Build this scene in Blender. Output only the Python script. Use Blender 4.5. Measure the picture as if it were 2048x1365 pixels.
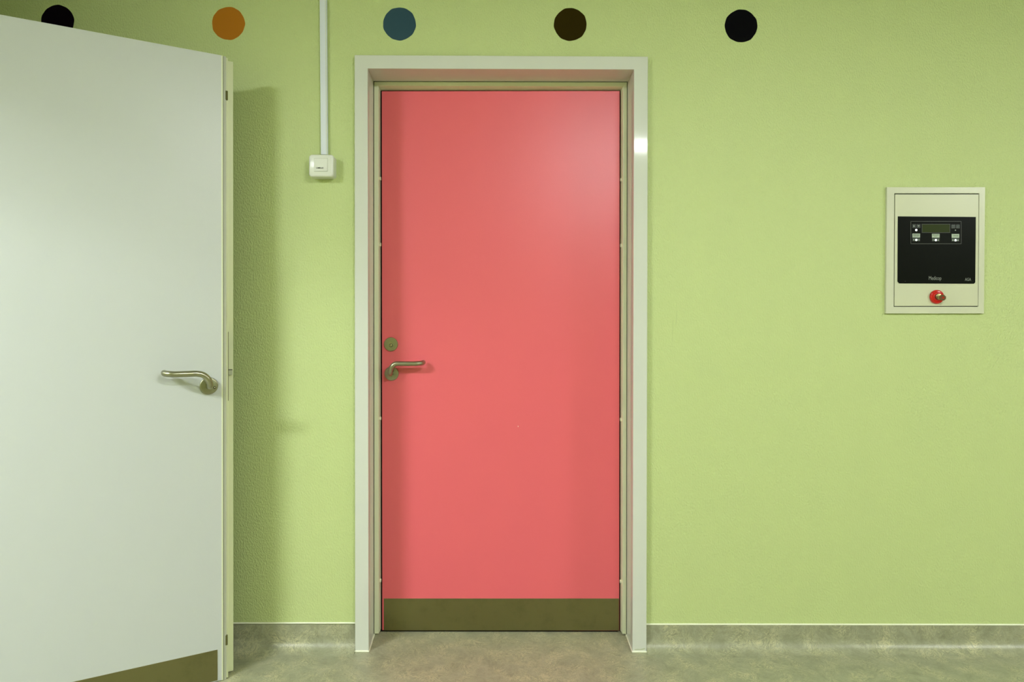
import bpy, bmesh, math
from mathutils import Vector, Matrix, Euler

S = bpy.context.scene
COL = S.collection
for o in list(bpy.data.objects):
    bpy.data.objects.remove(o)

# ------------------------------------------------------------------ camera
F = 1336.0                       # focal length in pixels of the 2048 px frame
EYE = Vector((0.0, -2.42, 1.2))
YAW, PITCH, ROLL = math.radians(-0.2), math.radians(-0.55), math.radians(0.2)
cam_d = bpy.data.cameras.new('camera')
cam = bpy.data.objects.new('camera', cam_d)
COL.objects.link(cam)
RM = Matrix.Rotation(YAW, 3, 'Z') @ Matrix.Rotation(math.radians(90) + PITCH, 3, 'X') @ Matrix.Rotation(ROLL, 3, 'Z')
cam.location = EYE
cam.rotation_euler = RM.to_euler()
cam_d.sensor_width = 36.0
cam_d.lens = F * 36.0 / 2048.0
cam_d.clip_start = 0.02
PPX = 990.0 + math.tan(-YAW) * F          # principal point of the photograph
PPY = 640.0 - math.tan(PITCH) * F * -1.0
PPY = 640.0 + math.tan(PITCH) * F * -1.0
cam_d.shift_x = (1024.0 - PPX) / 2048.0
cam_d.shift_y = (PPY - 682.5) / 2048.0
S.camera = cam

def ray(px, py):
    return (RM @ Vector(((px - PPX) / F, (PPY - py) / F, -1.0)))
def at(px, py, y=0.0):
    """photograph pixel -> point of the plane at depth y"""
    d = ray(px, py)
    return EYE + d * ((y - EYE.y) / d.y)
def on_plane(px, py, p0, n):
    d = ray(px, py)
    return EYE + d * ((p0 - EYE).dot(n) / d.dot(n))

# ------------------------------------------------------------------ light
W = bpy.data.worlds.new('world')
S.world = W
W.use_nodes = True
W.node_tree.nodes['Background'].inputs[0].default_value = (0.5, 0.6, 0.55, 1)
W.node_tree.nodes['Background'].inputs[1].default_value = 0.05
S.view_settings.view_transform = 'Standard'
S.view_settings.look = 'None'
S.view_settings.gamma = 1.0
S.view_settings.exposure = 1.20

CEIL = 2.49
LAMPS = [  # x, y, length along x, width along y, radiance of the diffuser, colour
    (0.88, -2.40, 0.55, 0.11, 90.0, (0.97, 1.0, 1.02)),
    (-2.30, -2.40, 0.95, 0.16, 94.0, (0.95, 0.99, 1.06)),
    (3.80, -2.40, 0.70, 0.16, 82.0, (0.97, 1.0, 1.02)),
]
LAMP_DROP = 0.028                        # height of the glowing diffuser below its tray

# ------------------------------------------------------------------ helpers
def lin(c):
    return tuple(((v / 255.0) / 12.92 if v / 255.0 <= 0.04045 else ((v / 255.0 + 0.055) / 1.055) ** 2.4) for v in c)

def material(name, rgb, rough=0.5, metal=0.0, spec=0.5, coat=0.0, emit=None, estr=0.0):
    m = bpy.data.materials.new(name)
    m.use_nodes = True
    nt = m.node_tree
    b = nt.nodes['Principled BSDF']
    b.inputs['Base Color'].default_value = (*rgb, 1)
    b.inputs['Roughness'].default_value = rough
    b.inputs['Metallic'].default_value = metal
    b.inputs['Specular IOR Level'].default_value = spec
    b.inputs['Coat Weight'].default_value = coat
    b.inputs['Coat Roughness'].default_value = 0.05
    if emit:
        b.inputs['Emission Color'].default_value = (*emit, 1)
        b.inputs['Emission Strength'].default_value = estr
    return m, nt, b

def N(nt, kind, **kw):
    n = nt.nodes.new(kind)
    for k, v in kw.items():
        if k in n.inputs.keys():
            n.inputs[k].default_value = v
        else:
            setattr(n, k, v)
    return n

def world_coords(nt, scale=(1, 1, 1)):
    g = N(nt, 'ShaderNodeNewGeometry')
    mp = N(nt, 'ShaderNodeMapping')
    mp.inputs['Scale'].default_value = scale
    nt.links.new(g.outputs['Position'], mp.inputs['Vector'])
    return mp.outputs['Vector']

def add_bump(nt, b, vec, layers, dist):
    """layers: (scale, detail, weight)"""
    prev = None
    for sc, det, wt in layers:
        n = N(nt, 'ShaderNodeTexNoise', Scale=sc, Detail=det, Roughness=0.5)
        nt.links.new(vec, n.inputs['Vector'])
        m = N(nt, 'ShaderNodeMath', operation='MULTIPLY')
        m.inputs[1].default_value = wt
        nt.links.new(n.outputs['Fac'], m.inputs[0])
        if prev is None:
            prev = m.outputs[0]
        else:
            a = N(nt, 'ShaderNodeMath', operation='ADD')
            nt.links.new(prev, a.inputs[0]); nt.links.new(m.outputs[0], a.inputs[1])
            prev = a.outputs[0]
    bp = N(nt, 'ShaderNodeBump', Strength=1.0, Distance=dist)
    nt.links.new(prev, bp.inputs['Height'])
    nt.links.new(bp.outputs['Normal'], b.inputs['Normal'])

# --- green wall paint with a fine roller texture
M_WALL, nt, b = material('green_wall_paint', (0.535, 0.630, 0.280), rough=0.42, spec=0.35)
v = world_coords(nt, (1.0, 1.0, 0.62))
add_bump(nt, b, v, [(190.0, 2.0, 1.0), (400.0, 1.0, 0.3)], 0.0034)

M_CEIL, nt, b = material('white_ceiling_paint', (0.50, 0.51, 0.36), rough=0.8, spec=0.2)
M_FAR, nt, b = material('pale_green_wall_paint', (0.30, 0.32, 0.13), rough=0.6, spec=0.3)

# --- marbled linoleum
def linoleum(name):
    m, nt, b = material(name, (0.3, 0.3, 0.2), rough=0.34, spec=0.5)
    v = world_coords(nt)
    warp = N(nt, 'ShaderNodeTexNoise', Scale=7.0, Detail=3.0, Roughness=0.55)
    nt.links.new(v, warp.inputs['Vector'])
    sub = N(nt, 'ShaderNodeVectorMath', operation='SUBTRACT')
    sub.inputs[1].default_value = (0.5, 0.5, 0.5)
    nt.links.new(warp.outputs['Color'], sub.inputs[0])
    sc = N(nt, 'ShaderNodeVectorMath', operation='SCALE')
    sc.inputs['Scale'].default_value = 0.22
    nt.links.new(sub.outputs[0], sc.inputs[0])
    ad = N(nt, 'ShaderNodeVectorMath', operation='ADD')
    nt.links.new(v, ad.inputs[0]); nt.links.new(sc.outputs[0], ad.inputs[1])
    # broad cloudy tone
    cl = N(nt, 'ShaderNodeTexNoise', Scale=20.0, Detail=8.0, Roughness=0.72)
    nt.links.new(ad.outputs[0], cl.inputs['Vector'])
    r1 = N(nt, 'ShaderNodeValToRGB')
    r1.color_ramp.elements[0].position = 0.26; r1.color_ramp.elements[0].color = (0.228, 0.240, 0.148, 1)
    r1.color_ramp.elements[1].position = 0.74; r1.color_ramp.elements[1].color = (0.395, 0.400, 0.275, 1)
    nt.links.new(cl.outputs['Fac'], r1.inputs['Fac'])
    # fine swirls
    sw = N(nt, 'ShaderNodeTexNoise', Scale=44.0, Detail=5.0, Roughness=0.65, Distortion=1.6)
    nt.links.new(ad.outputs[0], sw.inputs['Vector'])
    r2 = N(nt, 'ShaderNodeValToRGB')
    e = r2.color_ramp.elements
    e[0].position = 0.44; e[0].color = (0, 0, 0, 1)
    e[1].position = 0.56; e[1].color = (0, 0, 0, 1)
    k = e.new(0.50); k.color = (1, 1, 1, 1)
    nt.links.new(sw.outputs['Fac'], r2.inputs['Fac'])
    msk = N(nt, 'ShaderNodeTexNoise', Scale=13.0, Detail=2.0)
    nt.links.new(v, msk.inputs['Vector'])
    r3 = N(nt, 'ShaderNodeValToRGB')
    r3.color_ramp.elements[0].position = 0.38; r3.color_ramp.elements[1].position = 0.66
    nt.links.new(msk.outputs['Fac'], r3.inputs['Fac'])
    mu = N(nt, 'ShaderNodeMath', operation='MULTIPLY')
    nt.links.new(r2.outputs['Color'], mu.inputs[0]); nt.links.new(r3.outputs['Color'], mu.inputs[1])
    mx = N(nt, 'ShaderNodeMix', data_type='RGBA')
    mx.inputs['B'].default_value = (0.56, 0.54, 0.32, 1)
    nt.links.new(mu.outputs[0], mx.inputs['Factor'])
    nt.links.new(r1.outputs['Color'], mx.inputs['A'])
    # thin darker veins
    dv = N(nt, 'ShaderNodeTexNoise', Scale=21.0, Detail=5.0, Roughness=0.7, Distortion=2.2)
    nt.links.new(ad.outputs[0], dv.inputs['Vector'])
    r4 = N(nt, 'ShaderNodeValToRGB')
    e = r4.color_ramp.elements
    e[0].position = 0.44; e[0].color = (0, 0, 0, 1)
    e[1].position = 0.50; e[1].color = (0, 0, 0, 1)
    k = e.new(0.47); k.color = (0.45, 0.45, 0.45, 1)
    nt.links.new(dv.outputs['Fac'], r4.inputs['Fac'])
    mx2 = N(nt, 'ShaderNodeMix', data_type='RGBA')
    mx2.inputs['B'].default_value = (0.20, 0.20, 0.12, 1)
    nt.links.new(r4.outputs['Color'], mx2.inputs['Factor'])
    nt.links.new(mx.outputs['Result'], mx2.inputs['A'])
    nt.links.new(mx2.outputs['Result'], b.inputs['Base Color'])
    add_bump(nt, b, v, [(300.0, 2.0, 1.0), (8.0, 1.0, 1.5)], 0.0004)
    return m
M_LINO = linoleum('marbled_linoleum')

M_TRIM, nt, b = material('cream_gloss_paint', (0.62, 0.645, 0.575), rough=0.075, spec=0.15)
M_STOP, nt, b = material('cream_satin_paint', (0.74, 0.78, 0.56), rough=0.30, spec=0.5)
M_PINK, nt, b = material('coral_pink_laminate', (0.77, 0.130, 0.155), rough=0.36, spec=0.5)
v = world_coords(nt); add_bump(nt, b, v, [(420.0, 1.0, 1.0)], 0.0002)
M_LEAF, nt, b = material('white_laminate', (0.535, 0.565, 0.54), rough=0.36, spec=0.45)
v = world_coords(nt); add_bump(nt, b, v, [(420.0, 1.0, 1.0)], 0.0001)
M_LIP, nt, b = material('pale_yellow_edge_paint', (0.72, 0.76, 0.50), rough=0.4, spec=0.4)
M_GREY, nt, b = material('grey_edge_profile', (0.44, 0.46, 0.36), rough=0.45, spec=0.4)
M_DARK, nt, b = material('black_gap_shade', (0.012, 0.008, 0.004), rough=0.7, spec=0.2)  # near-black stands in for the shade inside narrow gaps
M_GAP, nt, b = material('olive_joint', (0.10, 0.10, 0.03), rough=0.7, spec=0.2)
M_SEAL, nt, b = material('white_sealant', (0.86, 0.88, 0.70), rough=0.4, spec=0.4)
M_PLAST, nt, b = material('white_switch_plastic', (0.74, 0.76, 0.70), rough=0.25, spec=0.5)
M_TRUNK, nt, b = material('cool_white_trunking_plastic', (0.70, 0.75, 0.82), rough=0.35, spec=0.5)
M_PANEL, nt, b = material('cream_enamelled_steel', (0.59, 0.61, 0.43), rough=0.33, spec=0.5)
M_PFRAME, nt, b = material('cream_enamelled_frame', (0.60, 0.62, 0.46), rough=0.33, spec=0.5)

def brushed(name, rgb, rough, axis_scale, dist=0.00012, wear=False):
    m, nt, b = material(name, rgb, rough=rough, metal=1.0)
    v = world_coords(nt, axis_scale)
    n = N(nt, 'ShaderNodeTexNoise', Scale=1.0, Detail=3.0)
    nt.links.new(v, n.inputs['Vector'])
    mr = N(nt, 'ShaderNodeMapRange')
    mr.inputs['To Min'].default_value = rough - 0.06; mr.inputs['To Max'].default_value = rough + 0.08
    nt.links.new(n.outputs['Fac'], mr.inputs['Value'])
    nt.links.new(mr.outputs['Result'], b.inputs['Roughness'])
    if wear:
        v2 = world_coords(nt)
        w = N(nt, 'ShaderNodeTexNoise', Scale=14.0, Detail=5.0, Roughness=0.7)
        nt.links.new(v2, w.inputs['Vector'])
        cr = N(nt, 'ShaderNodeValToRGB')
        cr.color_ramp.elements[0].position = 0.25; cr.color_ramp.elements[0].color = tuple(c * 0.86 for c in rgb) + (1,)
        cr.color_ramp.elements[1].position = 0.5; cr.color_ramp.elements[1].color = (*rgb, 1)
        nt.links.new(w.outputs['Fac'], cr.inputs['Fac'])
        nt.links.new(cr.outputs['Color'], b.inputs['Base Color'])
    return m
M_KICK = brushed('brushed_steel_plate', (0.27, 0.25, 0.12), 0.42, (3, 3, 900), wear=True)
M_STEEL = brushed('satin_steel', (0.36, 0.355, 0.245), 0.30, (40, 40, 40))
M_BOLT = brushed('grey_bolt_steel', (0.50, 0.52, 0.44), 0.35, (300, 300, 300))
M_HOLE, nt, b = material('dark_recess', (0.02, 0.02, 0.012), rough=0.5)
M_BLACK, nt, b = material('black_display_foil', (0.0045, 0.0055, 0.0045), rough=0.30, spec=0.06)
M_LINE, nt, b = material('grey_printed_line', (0.045, 0.05, 0.042), rough=0.5)
M_PRINT, nt, b = material('light_grey_print', (0.22, 0.24, 0.21), rough=0.5)
M_LABEL, nt, b = material('printed_label_paper', (0.42, 0.50, 0.40), rough=0.6)
M_LTEXT, nt, b = material('dark_green_print', (0.05, 0.09, 0.04), rough=0.6)
M_LCD, nt, b = material('olive_display_glass', (0.026, 0.038, 0.010), rough=0.2, spec=0.15)
M_BGRN, nt, b = material('dark_green_foil', (0.006, 0.020, 0.013), rough=0.3)
M_LED, nt, b = material('lit_indicator', (0.8, 0.9, 0.8), emit=(0.85, 1.0, 0.88), estr=1.3)
M_LEDOFF, nt, b = material('unlit_indicator', (0.40, 0.46, 0.40), rough=0.3)
M_RED, nt, b = material('red_plastic', (0.55, 0.006, 0.004), rough=0.2, spec=0.6)
M_REDD, nt, b = material('dark_red_plastic', (0.16, 0.004, 0.003), rough=0.3)
M_BRASS = brushed('worn_brass', (0.62, 0.56, 0.30), 0.25, (300, 300, 300))
M_KEY, nt, b = material('brown_key_metal', (0.10, 0.05, 0.015), rough=0.35, metal=0.7)
M_TEXT, nt, b = material('black_print', (0.03, 0.035, 0.025), rough=0.6)
M_LAMP, nt, b = material('lamp_housing_white', (0.8, 0.8, 0.8), rough=0.4)

DOTS = {'black': (0.0035, 0.0015, 0.004), 'orange': (0.42, 0.16, 0.014), 'blue': (0.036, 0.078, 0.105),
        'brown': (0.026, 0.018, 0.0015), 'jet': (0.003, 0.003, 0.004)}

# --- mesh building
ORG = {}
def link(name, data, m=None, parent=None, origin=None):
    o = bpy.data.objects.new(name, data)
    COL.objects.link(o)
    org = Vector(origin) if origin is not None else Vector((0, 0, 0))
    ORG[o.name] = org
    if parent is not None:
        o.parent = parent
        o.location = org - ORG[parent.name]
    else:
        o.location = org
    return o

def tag(o, label=None, cat=None, group=None, kind=None):
    if label: o['label'] = label
    if cat: o['category'] = cat
    if group: o['group'] = group
    if kind: o['kind'] = kind
    return o

def obj(name, bm, mat, parent=None, origin=None, smooth=None):
    """bm holds world coordinates; the object's origin goes to `origin` (centre of the base by default)"""
    bmesh.ops.recalc_face_normals(bm, faces=bm.faces[:])
    if origin is None:
        xs = [v.co.x for v in bm.verts]; ys = [v.co.y for v in bm.verts]; zs = [v.co.z for v in bm.verts]
        origin = Vector(((min(xs) + max(xs)) / 2, (min(ys) + max(ys)) / 2, min(zs)))
    origin = Vector(origin)
    bmesh.ops.translate(bm, verts=bm.verts[:], vec=-origin)
    me = bpy.data.meshes.new(name)
    bm.to_mesh(me); bm.free()
    me.materials.append(mat)
    o = link(name, me, parent=parent, origin=origin)
    if smooth is not None:
        for p in me.polygons: p.use_smooth = True
        me.set_sharp_from_angle(angle=math.radians(smooth))
        if smooth < 45:
            wn = o.modifiers.new('weighted_normals', 'WEIGHTED_NORMAL')
            wn.keep_sharp = True; wn.weight = 100
    return o

def empty(name, origin):
    return link(name, None, origin=origin)

def hexa(bm, p8, bev=0.0, seg=2):
    """p8: four points of one face, then the four matching points of the opposite face"""
    vs = [bm.verts.new(p) for p in p8]
    f = [(0, 1, 2, 3), (7, 6, 5, 4), (0, 4, 5, 1), (1, 5, 6, 2), (2, 6, 7, 3), (3, 7, 4, 0)]
    fs = [bm.faces.new([vs[i] for i in q]) for q in f]
    if bev > 0:
        es = set(e for fc in fs for e in fc.edges)
        bmesh.ops.bevel(bm, geom=list(es), offset=bev, segments=seg, affect='EDGES', profile=0.5)
    return vs

def box(bm, x0, x1, y0, y1, z0, z1, bev=0.0, seg=2):
    return hexa(bm, [(x0, y0, z0), (x1, y0, z0), (x1, y0, z1), (x0, y0, z1),
                     (x0, y1, z0), (x1, y1, z0), (x1, y1, z1), (x0, y1, z1)], bev, seg)

def slab(bm, quad, back, bev=0.0, seg=2):
    """quad: four points of the visible face; back: vector to the rear face"""
    return hexa(bm, [Vector(q) for q in quad] + [Vector(q) + Vector(back) for q in quad], bev, seg)

def pxquad(x0, y0, x1, y1, y):
    return [at(x0, y1, y), at(x1, y1, y), at(x1, y0, y), at(x0, y0, y)]

def prism(bm, pts, axis_vec):
    """outline pts (world, planar) extruded by axis_vec"""
    a = [bm.verts.new(p) for p in pts]
    c = [bm.verts.new(Vector(p) + Vector(axis_vec)) for p in pts]
    bm.faces.new(a); bm.faces.new(c[::-1])
    n = len(pts)
    for i in range(n):
        j = (i + 1) % n
        bm.faces.new([a[i], c[i], c[j], a[j]])

def lathe(bm, centre, axis, prof, n=48):
    """prof: list of (distance along axis, radius)"""
    axis = Vector(axis).normalized()
    u = axis.orthogonal().normalized(); w = axis.cross(u)
    rings = []
    for d, r in prof:
        if r < 1e-6:
            rings.append([bm.verts.new(Vector(centre) + axis * d)])
        else:
            rings.append([bm.verts.new(Vector(centre) + axis * d + (u * math.cos(t) + w * math.sin(t)) * r)
                          for t in [2 * math.pi * k / n for k in range(n)]])
    for a, c in zip(rings, rings[1:]):
        for k in range(n):
            k2 = (k + 1) % n
            if len(a) == 1 and len(c) == 1: continue
            if len(a) == 1: bm.faces.new([a[0], c[k], c[k2]])
            elif len(c) == 1: bm.faces.new([a[k], c[0], a[k2]])
            else: bm.faces.new([a[k], c[k], c[k2], a[k2]])
    for r in (rings[0], rings[-1]):
        if len(r) > 1: bm.faces.new(r)

def smooth_path(pts, n=10):
    """Catmull-Rom through the points"""
    P = [Vector(p) for p in pts]
    P = [P[0] * 2 - P[1]] + P + [P[-1] * 2 - P[-2]]
    out = []
    for i in range(1, len(P) - 2):
        for k in range(n):
            t = k / n
            a, b_, c, d = P[i - 1], P[i], P[i + 1], P[i + 2]
            out.append(0.5 * ((2 * b_) + (c - a) * t + (2 * a - 5 * b_ + 4 * c - d) * t * t + (3 * b_ - a - 3 * c + d) * t ** 3))
    out.append(P[-2])
    return out

def tube(bm, path, r, n=20, cap=True, round_end=False):
    path = [Vector(p) for p in path]
    t0 = (path[1] - path[0]).normalized()
    u = t0.orthogonal().normalized()
    rings = []
    prev = t0
    L = len(path)
    frames = []
    for i, p in enumerate(path):
        t = (path[min(i + 1, L - 1)] - path[max(i - 1, 0)]).normalized()
        q = prev.rotation_difference(t)
        u = (q @ u).normalized()
        u = (u - t * u.dot(t)).normalized()
        frames.append((p, t, u, t.cross(u), r))
        prev = t
    if round_end:
        p, t, u, w, rr = frames[-1]
        for a in (25, 50, 70, 84):
            s = math.radians(a)
            frames.append((p + t * rr * math.sin(s), t, u, w, rr * math.cos(s)))
    for p, t, u, w, rr in frames:
        rings.append([bm.verts.new(p + (u * math.cos(2 * math.pi * k / n) + w * math.sin(2 * math.pi * k / n)) * rr) for k in range(n)])
    for a, c in zip(rings, rings[1:]):
        for k in range(n):
            bm.faces.new([a[k], a[(k + 1) % n], c[(k + 1) % n], c[k]])
    if cap:
        bm.faces.new(rings[0][::-1]); bm.faces.new(rings[-1])

def text_obj(name, body, mat, parent, p_left, p_right, height, y, bold=0.0, zc=None):
    """lettering laid flat against a surface facing -y, fitted between two points"""
    c = bpy.data.curves.new(name, 'FONT')
    c.body = body; c.size = 1.0; c.align_x = 'CENTER'; c.align_y = 'CENTER'
    c.offset = bold
    tmp = bpy.data.objects.new('tmp_text', c)
    COL.objects.link(tmp)
    bpy.context.view_layer.update()
    me = bpy.data.meshes.new_from_object(tmp.evaluated_get(bpy.context.evaluated_depsgraph_get()))
    bpy.data.objects.remove(tmp)
    xs = [v.co.x for v in me.vertices]; zs = [v.co.y for v in me.vertices]
    cx, cz = (min(xs) + max(xs)) / 2, (min(zs) + max(zs)) / 2
    wx, wz = max(xs) - min(xs), max(zs) - min(zs)
    width = (p_right - p_left).length
    mid = (p_left + p_right) / 2
    bm = bmesh.new(); bm.from_mesh(me)
    for v in bm.verts:
        v.co = Vector((mid.x + (v.co.x - cx) / wx * width, y, mid.z + (v.co.y - cz) / wz * height))
    bpy.data.meshes.remove(me)
    ext = bmesh.ops.extrude_face_region(bm, geom=bm.faces[:])
    bmesh.ops.translate(bm, verts=[g for g in ext['geom'] if isinstance(g, bmesh.types.BMVert)], vec=(0, 0.0003, 0))
    return obj(name, bm, mat, parent)

# ------------------------------------------------------------------ room shell
XL, XR, YB = -3.2, 5.6, -3.4            # corridor extents
CF = -0.020                              # casing front plane
YS = 0.110                               # front plane of the inner frame
YD = 0.133                               # front plane of the pink leaf
# casing and opening outlines
c_tl, c_tr = at(709, 110, CF), at(1296, 113, CF)
c_bl, c_br = at(710, 1308, CF), at(1293, 1308, CF)
o_tl, o_tr = at(735.5, 137, CF), at(1268, 139, CF)
o_bl, o_br = at(737.5, 1308, CF), at(1265, 1308, CF)
HX0, HX1, HZ = c_tl.x + 0.02, c_tr.x - 0.02, c_tl.z - 0.02     # hole in the wall

bm = bmesh.new()
box(bm, XL, HX0, 0, 0.30, -0.05, CEIL)
box(bm, HX1, XR, 0, 0.30, -0.05, CEIL)
box(bm, HX0, HX1, 0, 0.30, HZ, CEIL)
wall_b = tag(obj('wall_back', bm, M_WALL), 'lime green painted wall with fine roller texture', 'wall', kind='structure')
bm = bmesh.new(); box(bm, XL, XR, YB, 0.30, -0.06, 0.0)
tag(obj('floor', bm, M_LINO), 'grey green marbled linoleum floor', 'floor', kind='structure')
bm = bmesh.new(); box(bm, XL, XR, YB, 0.30, CEIL, CEIL + 0.05)
tag(obj('ceiling', bm, M_CEIL), 'white painted corridor ceiling', 'ceiling', kind='structure')
bm = bmesh.new(); box(bm, XL - 0.1, XL, YB, 0.0, -0.05, CEIL)
tag(obj('wall_left', bm, M_FAR), 'pale wall at the left end of the corridor', 'wall', kind='structure')
bm = bmesh.new(); box(bm, -1.96, -1.83, -0.66, 0.0, 0.0, CEIL); box(bm, -1.96, -1.83, -1.70, -0.66, 2.10, CEIL)     # unseen short wall for the white door; lintel shaped to darken upper-left wall
tag(obj('wall_stub', bm, M_FAR), 'unseen short cross wall carrying the white door, its lintel shaped to shade the upper left wall', 'wall', kind='structure')
bm = bmesh.new(); box(bm, XR, XR + 0.1, YB, 0.30, -0.05, CEIL)
tag(obj('wall_right', bm, M_FAR), 'pale wall at the right end of the corridor', 'wall', kind='structure')
bm = bmesh.new(); box(bm, XL, XR, YB - 0.1, YB, -0.05, CEIL)
tag(obj('wall_front', bm, M_FAR), 'pale wall behind the camera', 'wall', kind='structure')
bm = bmesh.new(); box(bm, HX0 - 0.05, HX1 + 0.05, 0.28, 0.34, -0.02, HZ + 0.05)
tag(obj('wall_rear', bm, M_DARK), 'dark space behind the pink door', 'wall', kind='structure')

# coved skirting of the same linoleum: upright face, hollow curve, feather edge on the floor
def skirting(name, x0, x1, label, lz, rz):
    zt = (lz + rz) / 2
    R = 0.044
    pts = [(0.0, zt), (-0.004, zt)]
    pts += [(-0.004, R)]
    for k in range(1, 9):
        t = math.radians(90 * k / 8)
        pts.append((-0.004 - R + R * math.cos(t), R - R * math.sin(t) + 0.0005))
    pts += [(-0.004 - R - 0.004, 0.0), (0.0, 0.0)]
    bm = bmesh.new()
    prism(bm, [Vector((x0, y, z)) for y, z in pts], (x1 - x0, 0, 0))
    o = obj(name, bm, M_LINO, smooth=30)
    tag(o, label, 'skirting', kind='structure')
    bm = bmesh.new()
    tube(bm, [Vector((x0, -0.0015, lz + 0.001)), Vector(((x0 + x1) / 2, -0.0015, zt + 0.001)), Vector((x1, -0.0015, rz + 0.001))], 0.0030, n=10)
    s = obj('sealant_bead', bm, M_SEAL, o, smooth=60)
    s['label'] = 'pale sealant bead along the top edge'
    return o
skirting('baseboard_left', XL, c_bl.x - 0.0005, 'grey green coved linoleum skirting left of the door', at(300, 1251, 0).z, at(708, 1247, 0).z)
skirting('baseboard_right', c_br.x + 0.0005, XR, 'grey green coved linoleum skirting right of the door', at(1296, 1249.5, 0).z, at(2047, 1249.5, 0).z)

# ------------------------------------------------------------------ door surround (casing, lining, inner frame)
# inner frame outlines on plane YS and YD
s_tl, s_tr = at(748, 163.5, YS), at(1254, 164.5, YS)
s_bl, s_br = at(748.5, 1273, YS), at(1252.5, 1274, YS)
j_tl, j_tr = at(757, 171.5, YS), at(1246, 173, YS)
j_bl, j_br = at(757.5, 1273, YS), at(1245, 1274, YS)
k_tl, k_tr = at(760.7, 180.3, YD + 0.004), at(1241.5, 180.5, YD + 0.004)
k_bl, k_br = at(761.7, 1266, YD + 0.004), at(1240.5, 1267, YD + 0.004)
def flat(p, z=0.0):
    return Vector((p.x, p.y, z))
def low(p, q, z=0.001):
    """continue the edge p->q down to height z"""
    t = (z - p.z) / (q.z - p.z)
    return p + (q - p) * t
bm = bmesh.new()
def rail(a0, a1, b0, b1, back):
    slab(bm, [a0, a1, b1, b0], back)
cb0, cb1, ob0, ob1 = low(c_tl, c_bl), low(c_tr, c_br), low(o_tl, o_bl), low(o_tr, o_br)
# front casing boards: uprights, then the head; mitre-free flush faces
U8 = [cb0, c_tl, c_tr, cb1, ob1, o_tr, o_tl, ob0]
def u_frame(bm, U8, back, bev, seg=3):
    a = [bm.verts.new(p) for p in U8]; c = [bm.verts.new(p + Vector(back)) for p in U8]
    for q in ((0, 1, 6, 7), (1, 2, 5, 6), (2, 3, 4, 5)):
        bm.faces.new([a[i] for i in q]); bm.faces.new([c[i] for i in q][::-1])
    for i in range(8):
        j = (i + 1) % 8
        bm.faces.new([a[i], c[i], c[j], a[j]])
    bm.normal_update()
    es = [e for e in bm.edges if e.calc_face_angle(0) > 0.5]
    bmesh.ops.bevel(bm, geom=es, offset=bev, segments=seg, affect='EDGES', profile=0.5)
u_frame(bm, U8, (0, 0.0195, 0), 0.0018)
casing = obj('trim_1', bm, M_TRIM, origin=(0, CF, 0), smooth=40)
tag(casing, 'cream painted door surround with deep reveal around the pink door', 'door frame', kind='structure')
# lining boards of the deep reveal
bm = bmesh.new()
y0, y1 = CF + 0.004, YS + 0.07
def deep(p, q, out):
    """board running from p (front) to q (back), thickness `out`"""
    return
T = 0.018
sb0, sb1 = low(s_tl, s_bl), low(s_tr, s_br)
fl = Vector((0.0012, 0.004, 0)); fr = Vector((-0.0012, 0.004, 0))
gx = 0.0016
# left board, right board, head board (faces run from the casing edge to the inner frame with a slight splay)
def board(f_lo, f_hi, b_lo, b_hi, off):
    off = Vector(off)
    hexa(bm, [f_lo, b_lo, b_hi, f_hi] + [p + off for p in (f_lo, b_lo, b_hi, f_hi)])
dy = Vector((0, 0.003, 0))
board(ob0 + dy, o_tl + dy, sb0 - Vector((gx, 0, 0)), s_tl - Vector((gx, 0, -gx)), (-T, 0, 0))
board(ob1 + dy, o_tr + dy, sb1 + Vector((gx, 0, 0)), s_tr + Vector((gx, 0, gx)), (T, 0, 0))
board(o_tl + dy, o_tr + dy, s_tl + Vector((-gx, 0, gx)), s_tr + Vector((gx, 0, gx)), (0, 0, T))
lin_o = obj('reveal_lining', bm, M_TRIM, casing)
# shadow gap backing between lining and inner frame
bm = bmesh.new()
b6 = Vector((0, 0.008, 0))
ex = 0.006
hexa(bm, [sb0 + Vector((-ex, .008, 0)), sb0 + Vector((ex, .008, 0)), s_tl + Vector((ex, .008, 0)), s_tl + Vector((-ex, .008, ex))] +
         [sb0 + Vector((-ex, .02, 0)), sb0 + Vector((ex, .02, 0)), s_tl + Vector((ex, .02, 0)), s_tl + Vector((-ex, .02, ex))])
hexa(bm, [sb1 + Vector((-ex, .008, 0)), sb1 + Vector((ex, .008, 0)), s_tr + Vector((ex, .008, ex)), s_tr + Vector((-ex, .008, 0))] +
         [sb1 + Vector((-ex, .02, 0)), sb1 + Vector((ex, .02, 0)), s_tr + Vector((ex, .02, ex)), s_tr + Vector((-ex, .02, 0))])
hexa(bm, [s_tl + Vector((-ex, .008, -ex)), s_tr + Vector((ex, .008, -ex)), s_tr + Vector((ex, .008, ex)), s_tl + Vector((-ex, .008, ex))] +
         [s_tl + Vector((-ex, .02, -ex)), s_tr + Vector((ex, .02, -ex)), s_tr + Vector((ex, .02, ex)), s_tl + Vector((-ex, .02, ex))])
g = obj('joint', bm, M_GAP, casing); g['label'] = 'thin dark joint'
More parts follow.
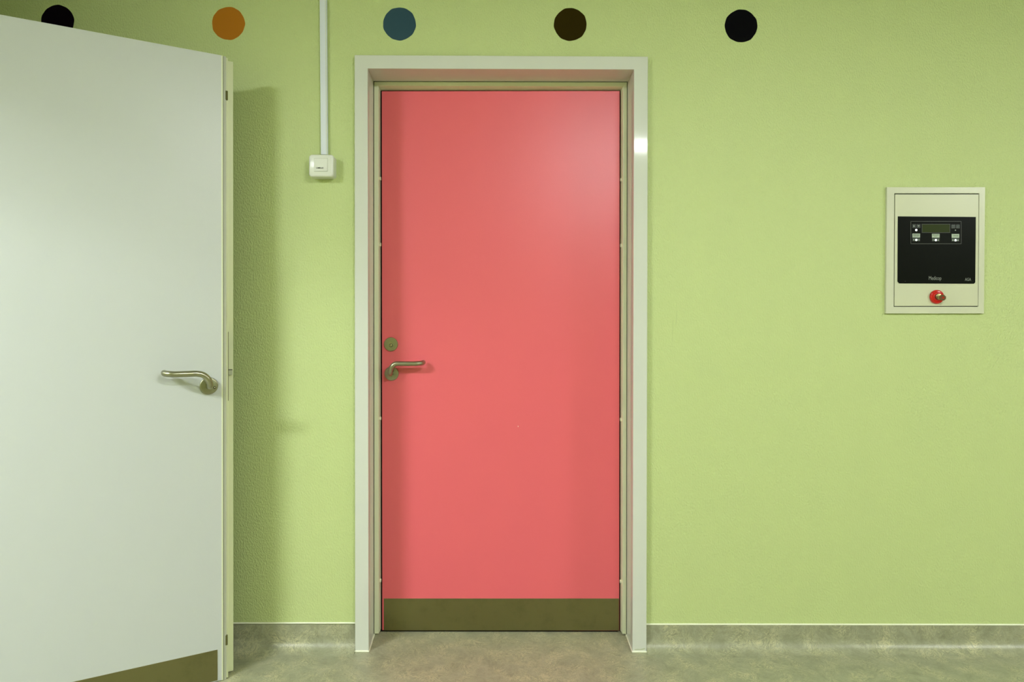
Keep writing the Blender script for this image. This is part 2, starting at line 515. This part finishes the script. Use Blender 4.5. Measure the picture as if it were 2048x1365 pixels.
# inner frame: front face on YS, side faces run back to the leaf
bm = bmesh.new()
jb0, jb1 = low(j_tl, j_bl, 0.004), low(j_tr, j_br, 0.004)
sb0, sb1 = low(s_tl, s_bl, 0.004), low(s_tr, s_br, 0.004)
kb0, kb1 = low(k_tl, k_bl, 0.004), low(k_tr, k_br, 0.004)
def yy(p, y):
    return Vector((p.x, y, p.z))
YE = YD + 0.012
def jamb(a_lo, a_hi, b_lo, b_hi, k_lo, k_hi):
    """a: outer edge on YS, b: inner edge on YS, k: inner edge at the leaf"""
    hexa(bm, [a_lo, b_lo, b_hi, a_hi, yy(a_lo, YE), yy(k_lo, YE), yy(k_hi, YE), yy(a_hi, YE)], 0.0010, 2)
jamb(sb0, s_tl, jb0, j_tl, kb0, k_tl)
jamb(sb1, s_tr, jb1, j_tr, kb1, k_tr)
jamb(s_tl, s_tr, j_tl, j_tr, k_tl, k_tr)
stop = obj('inner_frame', bm, M_STOP, casing)
# black sheet and strip standing in for shade in the leaf's gaps
bm = bmesh.new()
box(bm, k_tl.x - 0.02, k_tr.x + 0.02, YD + 0.022, YD + 0.030, 0.0015, k_tl.z + 0.02)
box(bm, k_tl.x + 0.002, k_tr.x - 0.002, YD + 0.003, YD + 0.026, 0.0008, 0.0075)
g = obj('gap_shade', bm, M_DARK, casing); g['label'] = 'black sheet standing in for the shade in the gap'
# small plugs in the side faces of the inner frame
for side, xs in (('l', 759.5), ('r', 1243.5)):
    for py in (357, 489, 838, 1163):
        if side == 'r': py += 2
        p = at(xs, py, (YS + YD) / 2 + 0.004)
        sgn = 1 if side == 'l' else -1
        kx = (j_tl.x + k_tl.x) / 2 if side == 'l' else (j_tr.x + k_tr.x) / 2
        t = (j_tl.z - p.z) / j_tl.z
        kx = (low(j_tl, j_bl, p.z).x + low(k_tl, k_bl, p.z).x) / 2 if side == 'l' else (low(j_tr, j_br, p.z).x + low(k_tr, k_br, p.z).x) / 2
        bm = bmesh.new()
        lathe(bm, (kx - sgn * 0.002, p.y + 0.006, p.z), (sgn, 0, 0), [(0, 0.0075), (0.0045, 0.0075), (0.0062, 0.0060), (0.0068, 0)], 20)
        q = obj('cover_plug', bm, M_STOP, casing, smooth=40)
# white sealant at the foot of the casing
for a, c in ((cb0, ob0), (ob1, cb1)):
    bm = bmesh.new()
    tube(bm, [Vector((a.x - 0.002, CF - 0.001, 0.002)), Vector(((a.x + c.x) / 2, CF - 0.001, 0.0025)), Vector((c.x + 0.001, CF - 0.001, 0.002))], 0.0035, n=10)
    q = obj('foot_sealant', bm, M_SEAL, casing, smooth=60); q['label'] = 'white sealant bead at the foot'
for a, c in ((ob0, sb0), (ob1, sb1)):
    bm = bmesh.new()
    tube(bm, [Vector((a.x, a.y, 0.001)), Vector(((a.x + c.x) / 2, (a.y + c.y) / 2, 0.0012)), Vector((c.x, c.y, 0.001))], 0.0028, n=10)
    q = obj('foot_sealant', bm, M_SEAL, casing, smooth=60); q['label'] = 'white sealant bead at the foot'
bm = bmesh.new()
sm = [at(x, y, CF - 0.0003) for x, y in ((1269, 1300), (1276, 1298.8), (1281, 1299.4), (1290, 1296.8), (1290, 1299), (1283, 1301), (1276, 1300.8), (1270, 1301.2))]
prism(bm, sm, (0, 0.0006, 0))
M_SMUDGE, nt, b = material('grey_green_scuff', (0.46, 0.50, 0.33), rough=0.5)
q = obj('scuff_mark', bm, M_SMUDGE, casing); q['label'] = 'grey scuff near the foot of the right casing'

# ------------------------------------------------------------------ pink door leaf
l_tl, l_tr = at(763.5, 182.5, YD), at(1239.5, 182, YD)
l_bl, l_br = at(764.5, 1261.3, YD), at(1238.5, 1262.3, YD)
bm = bmesh.new()
slab(bm, [l_bl, l_br, l_tr, l_tl], (0, 0.018, 0), 0.0012, 2)
leaf = obj('door_1', bm, M_PINK, smooth=40)
tag(leaf, 'closed coral pink door leaf in cream frame, with steel kick plate and lever', 'door', kind='structure')
bm = bmesh.new()
slab(bm, pxquad(767.5, 1198, 1238, 1261.8, YD - 0.0012), (0, 0.0014, 0), 0.0004, 1)
k = obj('kick_plate', bm, M_KICK, leaf); k['label'] = 'dull brownish brushed steel plate'

def lever(parent, rose_c, n, side, zup, reach, stand, r_rose, r_tube, screw, sarc):
    """rose on a leaf whose outward normal is n; `side` is the unit vector the grip points along"""
    n = Vector(n).normalized(); side = Vector(side).normalized(); Z = Vector((0, 0, 1))
    c = Vector(rose_c)
    bm = bmesh.new()
    lathe(bm, c, n, [(-0.0005, r_rose * 0.985), (0.004, r_rose), (0.0065, r_rose * 0.97), (0.0085, r_rose * 0.86), (0.009, 0)], 64)
    rose = obj('handle', bm, M_STEEL, parent, origin=c, smooth=35)
    bm = bmesh.new()
    p = [c + n * 0.004, c + n * (stand * 0.45), c + n * (stand * 0.86) + Z * (zup * 0.10)]
    for a in (25, 45, 65, 90):
        t = math.radians(a)
        p.append(c + n * (stand - (0.002 if a == 25 else 0)) + side * (sarc * (1 - math.cos(t))) + Z * (zup * math.sin(t)))
    p += [c + side * (sarc + 0.022) + n * stand + Z * zup, c + side * (reach - 0.034) + n * stand + Z * zup,
          c + side * (reach - 0.016) + n * (stand - 0.003) + Z * (zup + 0.0012),
          c + side * (reach - 0.005) + n * (stand - 0.013) + Z * (zup + 0.002), c + side * (reach - 0.002) + n * (stand - 0.026) + Z * (zup + 0.0035)]
    tube(bm, smooth_path(p, 8), r_tube, n=28, round_end=True)
    g = obj('lever', bm, M_STEEL, rose, smooth=50)
    if screw:
        sc = c + side * screw[0] + Z * screw[1]
        bm = bmesh.new(); lathe(bm, sc, n, [(0.006, 0.0042), (0.0093, 0.0042), (0.0093, 0)], 24)
        q = obj('screw_recess', bm, M_HOLE, rose); q['label'] = 'dark screw hole'
        bm = bmesh.new(); lathe(bm, sc + Vector((0, 0, -0.0003)), n, [(0.007, 0.0020), (0.0099, 0.0020), (0.0103, 0.0012), (0.0104, 0)], 20)
        q = obj('screw', bm, M_BRASS, rose, smooth=40)
    return rose

rc = at(783.5, 747.5, YD)
lever(leaf, rc, (0, -1, 0), (1, 0, 0), 0.041, 0.125, 0.052, 0.0272, 0.0093, None, 0.028)
# key escutcheon
ec = at(782.3, 689, YD)
bm = bmesh.new()
lathe(bm, ec, (0, -1, 0), [(-0.0005, 0.0262), (0.004, 0.0268), (0.0065, 0.0255), (0.0072, 0)], 64)
esc = obj('lock_escutcheon', bm, M_STEEL, leaf, origin=ec, smooth=35)
bm = bmesh.new(); lathe(bm, ec + Vector((0.0005, 0, -0.0045)), (0, -1, 0), [(0.005, 0.0068), (0.0078, 0.0066), (0.0078, 0)], 32)
q = obj('lock_cylinder', bm, M_HOLE, esc, smooth=35); q['label'] = 'dark keyhole ring'
bm = bmesh.new(); lathe(bm, ec + Vector((0.0005, 0, -0.0045)), (0, -1, 0), [(0.005, 0.0048), (0.0088, 0.0046), (0.0092, 0.0036), (0.0092, 0)], 32)
box(bm, ec.x - 0.0035, ec.x + 0.0035, ec.y - 0.0088, ec.y - 0.006, ec.z + 0.003, ec.z + 0.0065, 0.0008, 1)
q = obj('lock_plug', bm, M_BRASS, esc, smooth=35)
bm = bmesh.new(); box(bm, ec.x - 0.0003, ec.x + 0.0013, ec.y - 0.0096, ec.y - 0.0085, ec.z - 0.0075, ec.z - 0.0012)
obj('keyhole', bm, M_HOLE, esc)

# ------------------------------------------------------------------ open white door
d = ray(3350, 640); d.z = 0
U = -d.normalized()                                # along the leaf towards the hinge
NRM = Vector((U.y, -U.x, 0)).normalized()
if NRM.y > 0: NRM = -NRM                           # outward normal, towards the camera
foot = ray(445.3, 640)
Dd = 2.206
A = EYE + foot * (Dd / foot.y)                     # free edge of the visible face, eye height
A.z = 0
ztop = on_plane(445, 111, A, NRM).z
zbot = 0.002
LEN = 1.00
def LW(u, t, z):
    """u metres from the free edge towards the hinge, t metres behind the visible face"""
    return Vector((A.x, A.y, 0)) + U * u - NRM * t + Vector((0, 0, z))
def lslab(bm, u0, u1, t0, t1, z0, z1, bev=0.0, seg=2):
    hexa(bm, [LW(u0, t0, z0), LW(u1, t0, z0), LW(u1, t0, z1), LW(u0, t0, z1),
              LW(u0, t1, z0), LW(u1, t1, z0), LW(u1, t1, z1), LW(u0, t1, z1)], bev, seg)
def u_of(px, py, t):
    p = on_plane(px, py, LW(0, t, 0), NRM)
    return (p - LW(0, t, 0)).dot(U), p.z
bm = bmesh.new()
lslab(bm, 0.0, LEN, 0.0, 0.040, zbot, ztop, 0.0010, 2)
wleaf = obj('door_2', bm, M_LEAF, origin=LW(LEN, 0.02, zbot), smooth=40)
tag(wleaf, 'open white door leaf reaching into the left of the photo', 'door', kind='structure')
# pale lipping along the free edge of the face
bm = bmesh.new(); u_l, _ = u_of(443.2, 640, 0)
lslab(bm, -0.0008, u_l, -0.0004, 0.038, zbot, ztop - 0.0005)
q = obj('edge_lipping', bm, M_LIP, wleaf); q['label'] = 'pale yellow lipping strip'
# grey sealing profile beside the lipping
u_g, _ = u_of(452.5, 640, 0.003); u_g0, _ = u_of(446.3, 640, 0.003)
bm = bmesh.new(); lslab(bm, u_g0, -0.0006, 0.006, 0.034, zbot + 0.002, ztop - 0.004)
q = obj('edge_groove', bm, M_DARK, wleaf); q['label'] = 'narrow dark groove'
bm = bmesh.new(); lslab(bm, u_g, u_g0, 0.003, 0.036, zbot - 0.003, ztop, 0.0008, 2)
q = obj('edge_profile', bm, M_GREY, wleaf); q['label'] = 'grey edge profile strip'
# pale strip stepping back
u_s, _ = u_of(456, 640, 0.010)
bm = bmesh.new(); lslab(bm, u_s, u_g + 0.001, 0.008, 0.038, zbot, ztop - 0.002, 0.0008, 2)
q = obj('edge_step', bm, M_LIP, wleaf); q['label'] = 'pale yellow stepped strip'
# overlapping rear lip
u_c, _ = u_of(466.5, 640, 0.040)
zt2 = u_of(462, 123, 0.040)[1]; zb2 = u_of(462, 1343.5, 0.040)[1]
bm = bmesh.new(); lslab(bm, u_c, 0.03, 0.040, 0.056, zb2, zt2, 0.0010, 2)
q = obj('rear_lip', bm, M_LIP, wleaf, smooth=40); q['label'] = 'pale yellow overlapping rear edge'
# dark strip painted as the shadow gap at the lock forend, then the latch
ua, za = u_of(455.2, 664, 0.012); ub, zb = u_of(455.9, 802, 0.012)
bm = bmesh.new(); lslab(bm, ub - 0.0014, ua + 0.0005, 0.0085, 0.036, zb, za)
q = obj('forend_shadow_gap', bm, M_GAP, wleaf); q['label'] = 'thin dark strip painted as the shadow gap of the lock plate'
ua, za = u_of(456.3, 741, 0.030); ub, zb = u_of(465, 750.5, 0.030)
bm = bmesh.new(); lslab(bm, ub, ua, 0.030, 0.039, zb, za, 0.0002, 1)
latch = obj('latch_bolt', bm, M_BOLT, wleaf, smooth=40); latch['label'] = 'grey steel latch bolt'
bm = bmesh.new(); lslab(bm, ub, ua, 0.0305, 0.0395, za, za + 0.0022)
obj('latch_slot', bm, M_HOLE, latch)
# bolt recesses high and low in the edge
for (x0, y0_, x1, y1_) in ((451, 181, 455.8, 200), (451, 1272, 455.5, 1291)):
    ua, za = u_of(x0, y0_, 0.0025); ub, zb = u_of(x1, y1_, 0.0025)
    bm = bmesh.new(); lslab(bm, ub, ua, 0.0022, 0.012, zb, za, 0.0008, 1)
    q = obj('edge_bolt', bm, M_GAP, wleaf); q['label'] = 'dark bolt set in the edge'
# kick plate
u0, z0 = u_of(435, 1300, 0)
bm = bmesh.new(); lslab(bm, u0, LEN - 0.02, -0.0014, 0.0004, zbot + 0.004, z0, 0.0004, 1)
k = obj('kick_plate', bm, M_KICK, wleaf); k['label'] = 'dull brownish brushed steel plate'
rc2 = on_plane(417.5, 772, A, NRM)
lever(wleaf, rc2, NRM, U, 0.045, 0.134, 0.055, 0.0280, 0.0098, (-0.0165, -0.006), 0.042)

# ------------------------------------------------------------------ coloured dots along the top of the wall
dots = [(115.5, 43, 'black', 'black dot on the wall half hidden behind the open white door'),
        (457, 47, 'orange', 'orange dot high on the green wall'),
        (799, 48, 'blue', 'dark blue dot high on the green wall, above the pink door'),
        (1140.5, 49, 'brown', 'dark brown dot high on the green wall, above the pink door'),
        (1482, 52, 'jet', 'black dot high on the green wall right of the pink door')]
for i, (px, py, c, lab) in enumerate(dots):
    m, nt, b = material(c + '_dot_paint', DOTS[c], rough=0.7, spec=0.03)
    cc = at(px, py, 0)
    bm = bmesh.new()
    pts = []
    for kk in range(72):
        t = 2 * math.pi * kk / 72
        r = 0.0590 * (1 + 0.008 * math.sin(5 * t + i * 1.7) + 0.006 * math.sin(9 * t + i) + 0.005 * math.sin(14 * t + 2.1 * i))
        pts.append(Vector((cc.x + r * math.cos(t), -0.0008, cc.z + r * math.sin(t))))
    prism(bm, pts, (0, 0.0012, 0))
    tag(obj('wall_dot', bm, m, origin=cc), lab, 'wall decoration', 'coloured dots in a row along the top of the wall')

# small marks that belong to the surfaces
M_MARK, nt, b = material('faint_wall_scuff', (0.46, 0.55, 0.24), rough=0.5)
for pts in ([(1353.5, 622), (1354.6, 622), (1352.2, 650), (1351.2, 650)], [(1345.5, 640), (1346.5, 640), (1345.0, 684), (1344.2, 684)]):
    bm = bmesh.new(); prism(bm, [at(x, y, -0.0002) for x, y in pts], (0, 0.0004, 0))
    q = obj('scuff_mark', bm, M_MARK, wall_b); q['label'] = 'faint vertical scuff on the wall'
bm = bmesh.new(); prism(bm, [at(x, y, YD - 0.0002) for x, y in ((1036, 852), (1036.9, 853), (1036.5, 855), (1035.7, 853.5))], (0, 0.0004, 0))
q = obj('paint_chip', bm, M_SEAL, leaf); q['label'] = 'tiny pale chip in the pink face'

# ------------------------------------------------------------------ cable trunking
tl, tr_ = at(639, 0, -0.014), at(653, 0, -0.014)
bl, br = at(641.5, 306, -0.014), at(655, 306, -0.014)
zt = CEIL - 0.001
bl = low(tl, bl, at(641, 311, 0).z); br = low(tr_, br, at(655, 311, 0).z)
tl2, tr2 = low(bl, tl, zt), low(br, tr_, zt)
bm = bmesh.new()
slab(bm, [bl, br, tr2, tl2], (0, 0.0138, 0), 0.0015, 2)
tk = obj('cable_trunking', bm, M_TRUNK, smooth=40)
tag(tk, 'narrow white cable trunking running down the green wall to the switch', 'cable trunking')
bm = bmesh.new()
slab(bm, [br + Vector((-0.0042, -0.0006, 0)), br + Vector((-0.0030, -0.0006, 0)), tr2 + Vector((-0.0030, -0.0006, 0)), tr2 + Vector((-0.0042, -0.0006, 0))], (0, 0.001, 0))
q = obj('lid_seam', bm, M_PANEL, tk); q['label'] = 'fine seam of the clip-on lid'

# ------------------------------------------------------------------ wall switch
def rrect(cx, cz, w, h, r, y, n=8):
    pts = []
    for (sx, sz, a0) in ((1, 1, 0), (-1, 1, 90), (-1, -1, 180), (1, -1, 270)):
        for k in range(n + 1):
            a = math.radians(a0 + 90 * k / n)
            pts.append(Vector((cx + sx * (w / 2 - r) + r * math.cos(a), y, cz + sz * (h / 2 - r) + r * math.sin(a))))
    return pts
def loft(bm, loops):
    R = [[bm.verts.new(p) for p in L] for L in loops]
    n = len(R[0])
    for a, c in zip(R, R[1:]):
        for k in range(n):
            bm.faces.new([a[k], a[(k + 1) % n], c[(k + 1) % n], c[k]])
    bm.faces.new(R[0]); bm.faces.new(R[-1][::-1])
YF = -0.046
f0, f1 = at(617.5, 309, YF), at(666.5, 353.5, YF)
scx, scz = (f0.x + f1.x) / 2, (f0.z + f1.z) / 2
sw, sh = abs(f1.x - f0.x), abs(f1.z - f0.z)
bm = bmesh.new()
loft(bm, [rrect(scx, scz, sw, sh, 0.011, -0.0002), rrect(scx, scz, sw, sh, 0.011, -0.030)])
swr = obj('light_switch', bm, M_PLAST, smooth=35)
tag(swr, 'square white surface mounted light switch below the trunking', 'light switch')
bm = bmesh.new()
loft(bm, [rrect(scx, scz, sw + 0.001, sh + 0.001, 0.011, -0.0302), rrect(scx, scz, sw + 0.001, sh + 0.001, 0.011, YF + 0.006),
          rrect(scx, scz, sw - 0.003, sh - 0.003, 0.010, YF + 0.0015), rrect(scx, scz, sw - 0.008, sh - 0.008, 0.009, YF)])
cov = obj('front_cover', bm, M_PLAST, swr, smooth=50)
r0, r1 = at(628, 316.8, YF), at(655, 342.6, YF)
bm = bmesh.new(); box(bm, r0.x - 0.0003, r1.x + 0.0006, YF - 0.0002, YF + 0.001, r1.z - 0.0010, r0.z + 0.0006)
M_SGAP, nt, b = material('rocker_gap', (0.36, 0.39, 0.28), rough=0.6)
obj('rocker_gap', bm, M_SGAP, cov)
bm = bmesh.new()
hexa(bm, [(r0.x, YF - 0.0022, r1.z), (r1.x, YF - 0.0022, r1.z), (r1.x, YF - 0.0005, r0.z), (r0.x, YF - 0.0005, r0.z),
          (r0.x, YF + 0.001, r1.z), (r1.x, YF + 0.001, r1.z), (r1.x, YF + 0.001, r0.z), (r0.x, YF + 0.001, r0.z)], 0.0004, 1)
rk = obj('rocker', bm, M_PLAST, swr)
tp = at(639.5, 336, YF - 0.002)
text_obj('printed_text', 'CAMILUX', M_TEXT, rk, at(632, 336.1, YF - 0.002), at(647.2, 336.1, YF - 0.002), 0.0052, YF - 0.0026, bold=0.012)

# ------------------------------------------------------------------ medical gas alarm panel
yp = -0.010
bm = bmesh.new()
FO = [at(1771.8, 627.5, yp), at(1968, 627.5, yp), at(1970.5, 374.5, yp), at(1774, 374.5, yp)]
FI = [at(1787.5, 614, yp), at(1957, 614, yp), at(1958.8, 387, yp), at(1788.8, 387, yp)]
BK = Vector((0, 0.0098, 0))
ra = [bm.verts.new(p) for p in FO]; rb = [bm.verts.new(p) for p in FI]
rc_ = [bm.verts.new(p + BK) for p in FO]; rd = [bm.verts.new(p + BK) for p in FI]
for a in range(4):
    c = (a + 1) % 4
    bm.faces.new([ra[a], ra[c], rb[c], rb[a]]); bm.faces.new([rc_[c], rc_[a], rd[a], rd[c]])
    bm.faces.new([ra[c], ra[a], rc_[a], rc_[c]]); bm.faces.new([rb[a], rb[c], rd[c], rd[a]])
bm.normal_update()
bmesh.ops.bevel(bm, geom=[e for e in bm.edges if e.calc_face_angle(0) > 0.5], offset=0.0009, segments=2, affect='EDGES', profile=0.5)
pn = obj('alarm_panel', bm, M_PFRAME, smooth=40)
tag(pn, 'cream wall mounted medical gas alarm panel with black display and red key switch', 'alarm panel')
bm = bmesh.new(); slab(bm, [p + Vector((0, 0.006, 0)) for p in FI], (0, 0.0035, 0))
q = obj('door_gap', bm, M_HOLE, pn); q['label'] = 'black gap round the panel door'
bm = bmesh.new()
DQ = [at(1789, 612.6, yp + 0.001), at(1955.8, 612.4, yp + 0.001), at(1957.4, 389, yp + 0.001), at(1790.3, 389, yp + 0.001)]
slab(bm, DQ, (0, 0.005, 0), 0.0006, 2)
pd = obj('panel_door', bm, M_PANEL, pn, smooth=40)
yb = yp - 0.0005
bm = bmesh.new()
B = [(1795.3, 563.5), (1798.8, 567.2), (1948, 567.8), (1950.6, 565), (1951.8, 434.2), (1796, 433)]
prism(bm, [at(x, y, yb) for x, y in B], (0, 0.0020, 0))
dp = obj('display_panel', bm, M_BLACK, pn); dp['label'] = 'glossy black display foil'
yl = yb - 0.0004
def frame_lines(x0, y0, x1, y1, wpx, name, mat, y=yl, par=dp):
    bm = bmesh.new()
    for (a, b_, c, d_) in ((x0, y0, x1, y0 + wpx), (x0, y1 - wpx, x1, y1), (x0, y0, x0 + wpx, y1), (x1 - wpx, y0, x1, y1)):
        slab(bm, pxquad(a, b_, c, d_, y), (0, 0.0003, 0))
    return obj(name, bm, mat, par)
frame_lines(1821.2, 442.6, 1923, 488.4, 1.1, 'printed_border', M_LINE)
bm = bmesh.new(); slab(bm, pxquad(1844.5, 449.2, 1899.5, 465.0, yl), (0, 0.0003, 0))
lcd = obj('display_window', bm, M_LCD, dp); lcd['label'] = 'dark olive liquid crystal window'
frame_lines(1843.6, 448.2, 1900.4, 466.0, 0.9, 'printed_border', M_LINE, y=yl - 0.0002)
for x0, x1, y0, y1 in ((1824.8, 1832.0, 448.6, 456.2), (1833.4, 1840.8, 448.6, 456.2), (1902.6, 1911.0, 449.4, 457.0), (1912.0, 1919.6, 449.4, 457.0)):
    bm = bmesh.new(); slab(bm, pxquad(x0, y0, x1, y1, yl), (0, 0.0003, 0))
    bt = obj('button', bm, M_BGRN, dp)
    frame_lines(x0, y0, x1, y1, 0.5, 'printed_border', M_LINE, y=yl - 0.0002, par=bt)
def px_poly(name, pts, mat, par, y):
    bm = bmesh.new(); prism(bm, [at(a, b_, y) for a, b_ in pts], (0, 0.0003, 0))
    return obj(name, bm, mat, par)
px_poly('arrow_symbol', [(1826.8, 450.6), (1830.0, 452.4), (1826.8, 454.4)], M_PRINT, dp, yl - 0.0003)
px_poly('arrow_symbol', [(1835.2, 451.0), (1839.4, 451.0), (1837.3, 454.2)], M_PRINT, dp, yl - 0.0003)
M_FAINT, nt, b = material('faint_grey_print', (0.07, 0.075, 0.065), rough=0.5)
px_poly('button_symbol', [(1904.8, 451.0), (1908.6, 451.0), (1908.6, 451.8), (1904.8, 451.8)], M_FAINT, dp, yl - 0.0003)
px_poly('button_symbol', [(1906.0, 454.0), (1908.0, 454.0), (1908.0, 454.7), (1906.0, 454.7)], M_FAINT, dp, yl - 0.0003)
px_poly('button_symbol', [(1912.8, 454.6), (1913.4, 455.0), (1917.2, 453.6), (1917.0, 453.0)], M_FAINT, dp, yl - 0.0003)
def led(px, py, rpx, mat, par, lab=None):
    c = at(px, py, yl)
    bm = bmesh.new(); lathe(bm, c, (0, -1, 0), [(0, rpx * 0.00181), (0.0006, rpx * 0.00181), (0.0010, rpx * 0.0010), (0.0011, 0)], 20)
    q = obj('indicator_light', bm, mat, par, smooth=60)
    if lab: q['label'] = lab
led(1832.4, 460.4, 2.0, M_LED, dp, 'lit white indicator')
led(1910.8, 460.8, 1.1, M_LEDOFF, dp, 'small dim indicator')
for cx, y0, words, rows in ((1832.5, 467.6, ('MEDICINSK', 'OXYGEN'), 2), (1871.6, 467.9, ('MEDICINSK', 'LUFT'), 2), (1911.0, 468.2, ('VAKUUM',), 1)):
    x0, x1 = cx - 7.6, cx + 7.6
    bm = bmesh.new(); slab(bm, pxquad(x0, y0, x1, y0 + 7.6, yl), (0, 0.0003, 0))
    lb = obj('gas_label', bm, M_LABEL, dp); lb['label'] = 'small pale green printed label'
    if rows == 2:
        text_obj('printed_text', words[0], M_LTEXT, lb, at(x0 + 1.2, y0 + 2.4, yl), at(x1 - 1.2, y0 + 2.4, yl), 0.0028, yl - 0.0004, 0.01)
        w2 = 5.0 if words[1] == 'OXYGEN' else 3.2
        text_obj('printed_text', words[1], M_LTEXT, lb, at(cx - w2, y0 + 4.9, yl), at(cx + w2, y0 + 4.9, yl), 0.0028, yl - 0.0004, 0.01)
    else:
        text_obj('printed_text', words[0], M_LTEXT, lb, at(cx - 5.2, y0 + 3.8, yl), at(cx + 5.2, y0 + 3.8, yl), 0.0031, yl - 0.0004, 0.01)
    bm = bmesh.new(); slab(bm, pxquad(x0, y0 + 7.7, x1, y0 + 15.2, yl), (0, 0.0003, 0))
    kb = obj('indicator_strip', bm, M_BGRN, dp)
    frame_lines(x0, y0 + 7.7, x1, y0 + 15.2, 0.6, 'printed_border', M_LINE, y=yl - 0.0002, par=kb)
    led(cx, y0 + 12.6, 2.0, M_LED, kb, 'lit white indicator')
    led(cx - 5.2, y0 + 12.4, 1.15, M_LEDOFF, kb, 'small dim indicator')
    led(cx + 5.0, y0 + 12.6, 1.15, M_LEDOFF, kb, 'small dim indicator')
text_obj('printed_text', 'Medicop', M_PRINT, dp, at(1857.6, 557.8, yl), at(1882.6, 557.8, yl), 10.0 * 0.00181, yl - 0.0004, 0.0)
text_obj('printed_text', 'AGA', M_PRINT, dp, at(1929.8, 559.2, yl), at(1942.0, 559.2, yl), 6.0 * 0.00181, yl - 0.0004, 0.0)
c = at(1810.4, 563.0, yl); bm = bmesh.new(); lathe(bm, c, (0, -1, 0), [(0, 0.0012), (0.0006, 0.0012), (0.0006, 0)], 12)
obj('foil_speck', bm, M_LINE, dp)
# red key switch with key
kc = at(1872.6, 594.2, yp)
bm = bmesh.new()
lathe(bm, kc, (0, -1, 0), [(0.0002, 0.0250), (0.004, 0.0252), (0.0075, 0.0235), (0.0088, 0.0205), (0.0092, 0.0178), (0.0080, 0.0160), (0.0088, 0.0150), (0.0096, 0.0135), (0.0096, 0)], 56)
ks = obj('key_switch', bm, M_RED, pn, origin=kc, smooth=40); ks['label'] = 'round red key switch'
bm = bmesh.new(); lathe(bm, kc, (0, -1, 0), [(0.0090, 0.0122), (0.0102, 0.0120), (0.0102, 0)], 40)
obj('switch_collar', bm, M_REDD, ks, smooth=40)
kc2 = kc + Vector((0.0022, 0, 0.0008))
bm = bmesh.new(); lathe(bm, kc2, (0, -1, 0), [(0.0095, 0.0104), (0.0124, 0.0102), (0.0130, 0.0094), (0.0130, 0)], 40)
cy = obj('lock_cylinder', bm, M_BRASS, ks, smooth=40)
bm = bmesh.new()
n_ = Vector((-0.05, -0.98, -0.10)).normalized()      # key sticking out, head turned to the right
base = kc2 + Vector((0.003, -0.0126, -0.003))
sd = Vector((0.05, 0, 1)).normalized()
hexa(bm, [base - sd * .0035, base + sd * .0035, base + sd * .0035 + n_ * .006, base - sd * .0035 + n_ * .006] +
         [p + Vector((.0022, 0, 0)) for p in (base - sd * .0035, base + sd * .0035, base + sd * .0035 + n_ * .006, base - sd * .0035 + n_ * .006)], 0.0003, 1)
hd = base + n_ * 0.0135 + Vector((0.001, 0, 0))
w_ = n_.cross(sd).normalized()
n_ = Vector((0.62, -0.78, -0.10)).normalized()
w_ = n_.cross(sd).normalized()
ring = []
for kk in range(8):
    t = math.radians(22.5 + 45 * kk)
    ring.append((hd + n_ * (math.cos(t) * .0115) + sd * (math.sin(t) * .0112)))
inner = [hd + (p - hd) * 0.32 + n_ * 0.002 for p in ring]
va = [bm.verts.new(p) for p in ring]; vb = [bm.verts.new(p) for p in inner]
vc = [bm.verts.new(p + w_ * 0.0024) for p in ring]; vd = [bm.verts.new(p + w_ * 0.0024) for p in inner]
for kk in range(8):
    j = (kk + 1) % 8
    bm.faces.new([va[kk], va[j], vb[j], vb[kk]]); bm.faces.new([vc[j], vc[kk], vd[kk], vd[j]])
    bm.faces.new([va[j], va[kk], vc[kk], vc[j]]); bm.faces.new([vb[kk], vb[j], vd[j], vd[kk]])
ky = obj('key', bm, M_KEY, ks); ky['label'] = 'brown metal key left in the lock'

# ------------------------------------------------------------------ lamp housings on the ceiling, out of the frame
for i, (lx, ly, sx, sy, w, c) in enumerate(LAMPS):
    bm = bmesh.new()
    box(bm, lx - sx / 2 - .02, lx + sx / 2 + .02, ly - sy / 2 - .02, ly + sy / 2 + .02, CEIL - 0.028, CEIL - 0.0005, 0.004, 2)
    hs = tag(obj('ceiling_light', bm, M_LAMP, smooth=40),
        ('white light housing on the ceiling above the camera, out of view', 'white light housing on the ceiling beyond the white door, out of view',
         'white light housing on the ceiling at the far right, out of view')[i],
        'ceiling light', 'tube lights on the corridor ceiling')
    m, nt, b = material('glowing_diffuser', (0.8, 0.8, 0.8), emit=c, estr=w)
    bm = bmesh.new()
    box(bm, lx - sx / 2, lx + sx / 2, ly - sy / 2, ly + sy / 2, CEIL - 0.028 - LAMP_DROP, CEIL - 0.0275)
    q = obj('diffuser', bm, m, hs); q['label'] = 'glowing white diffuser'
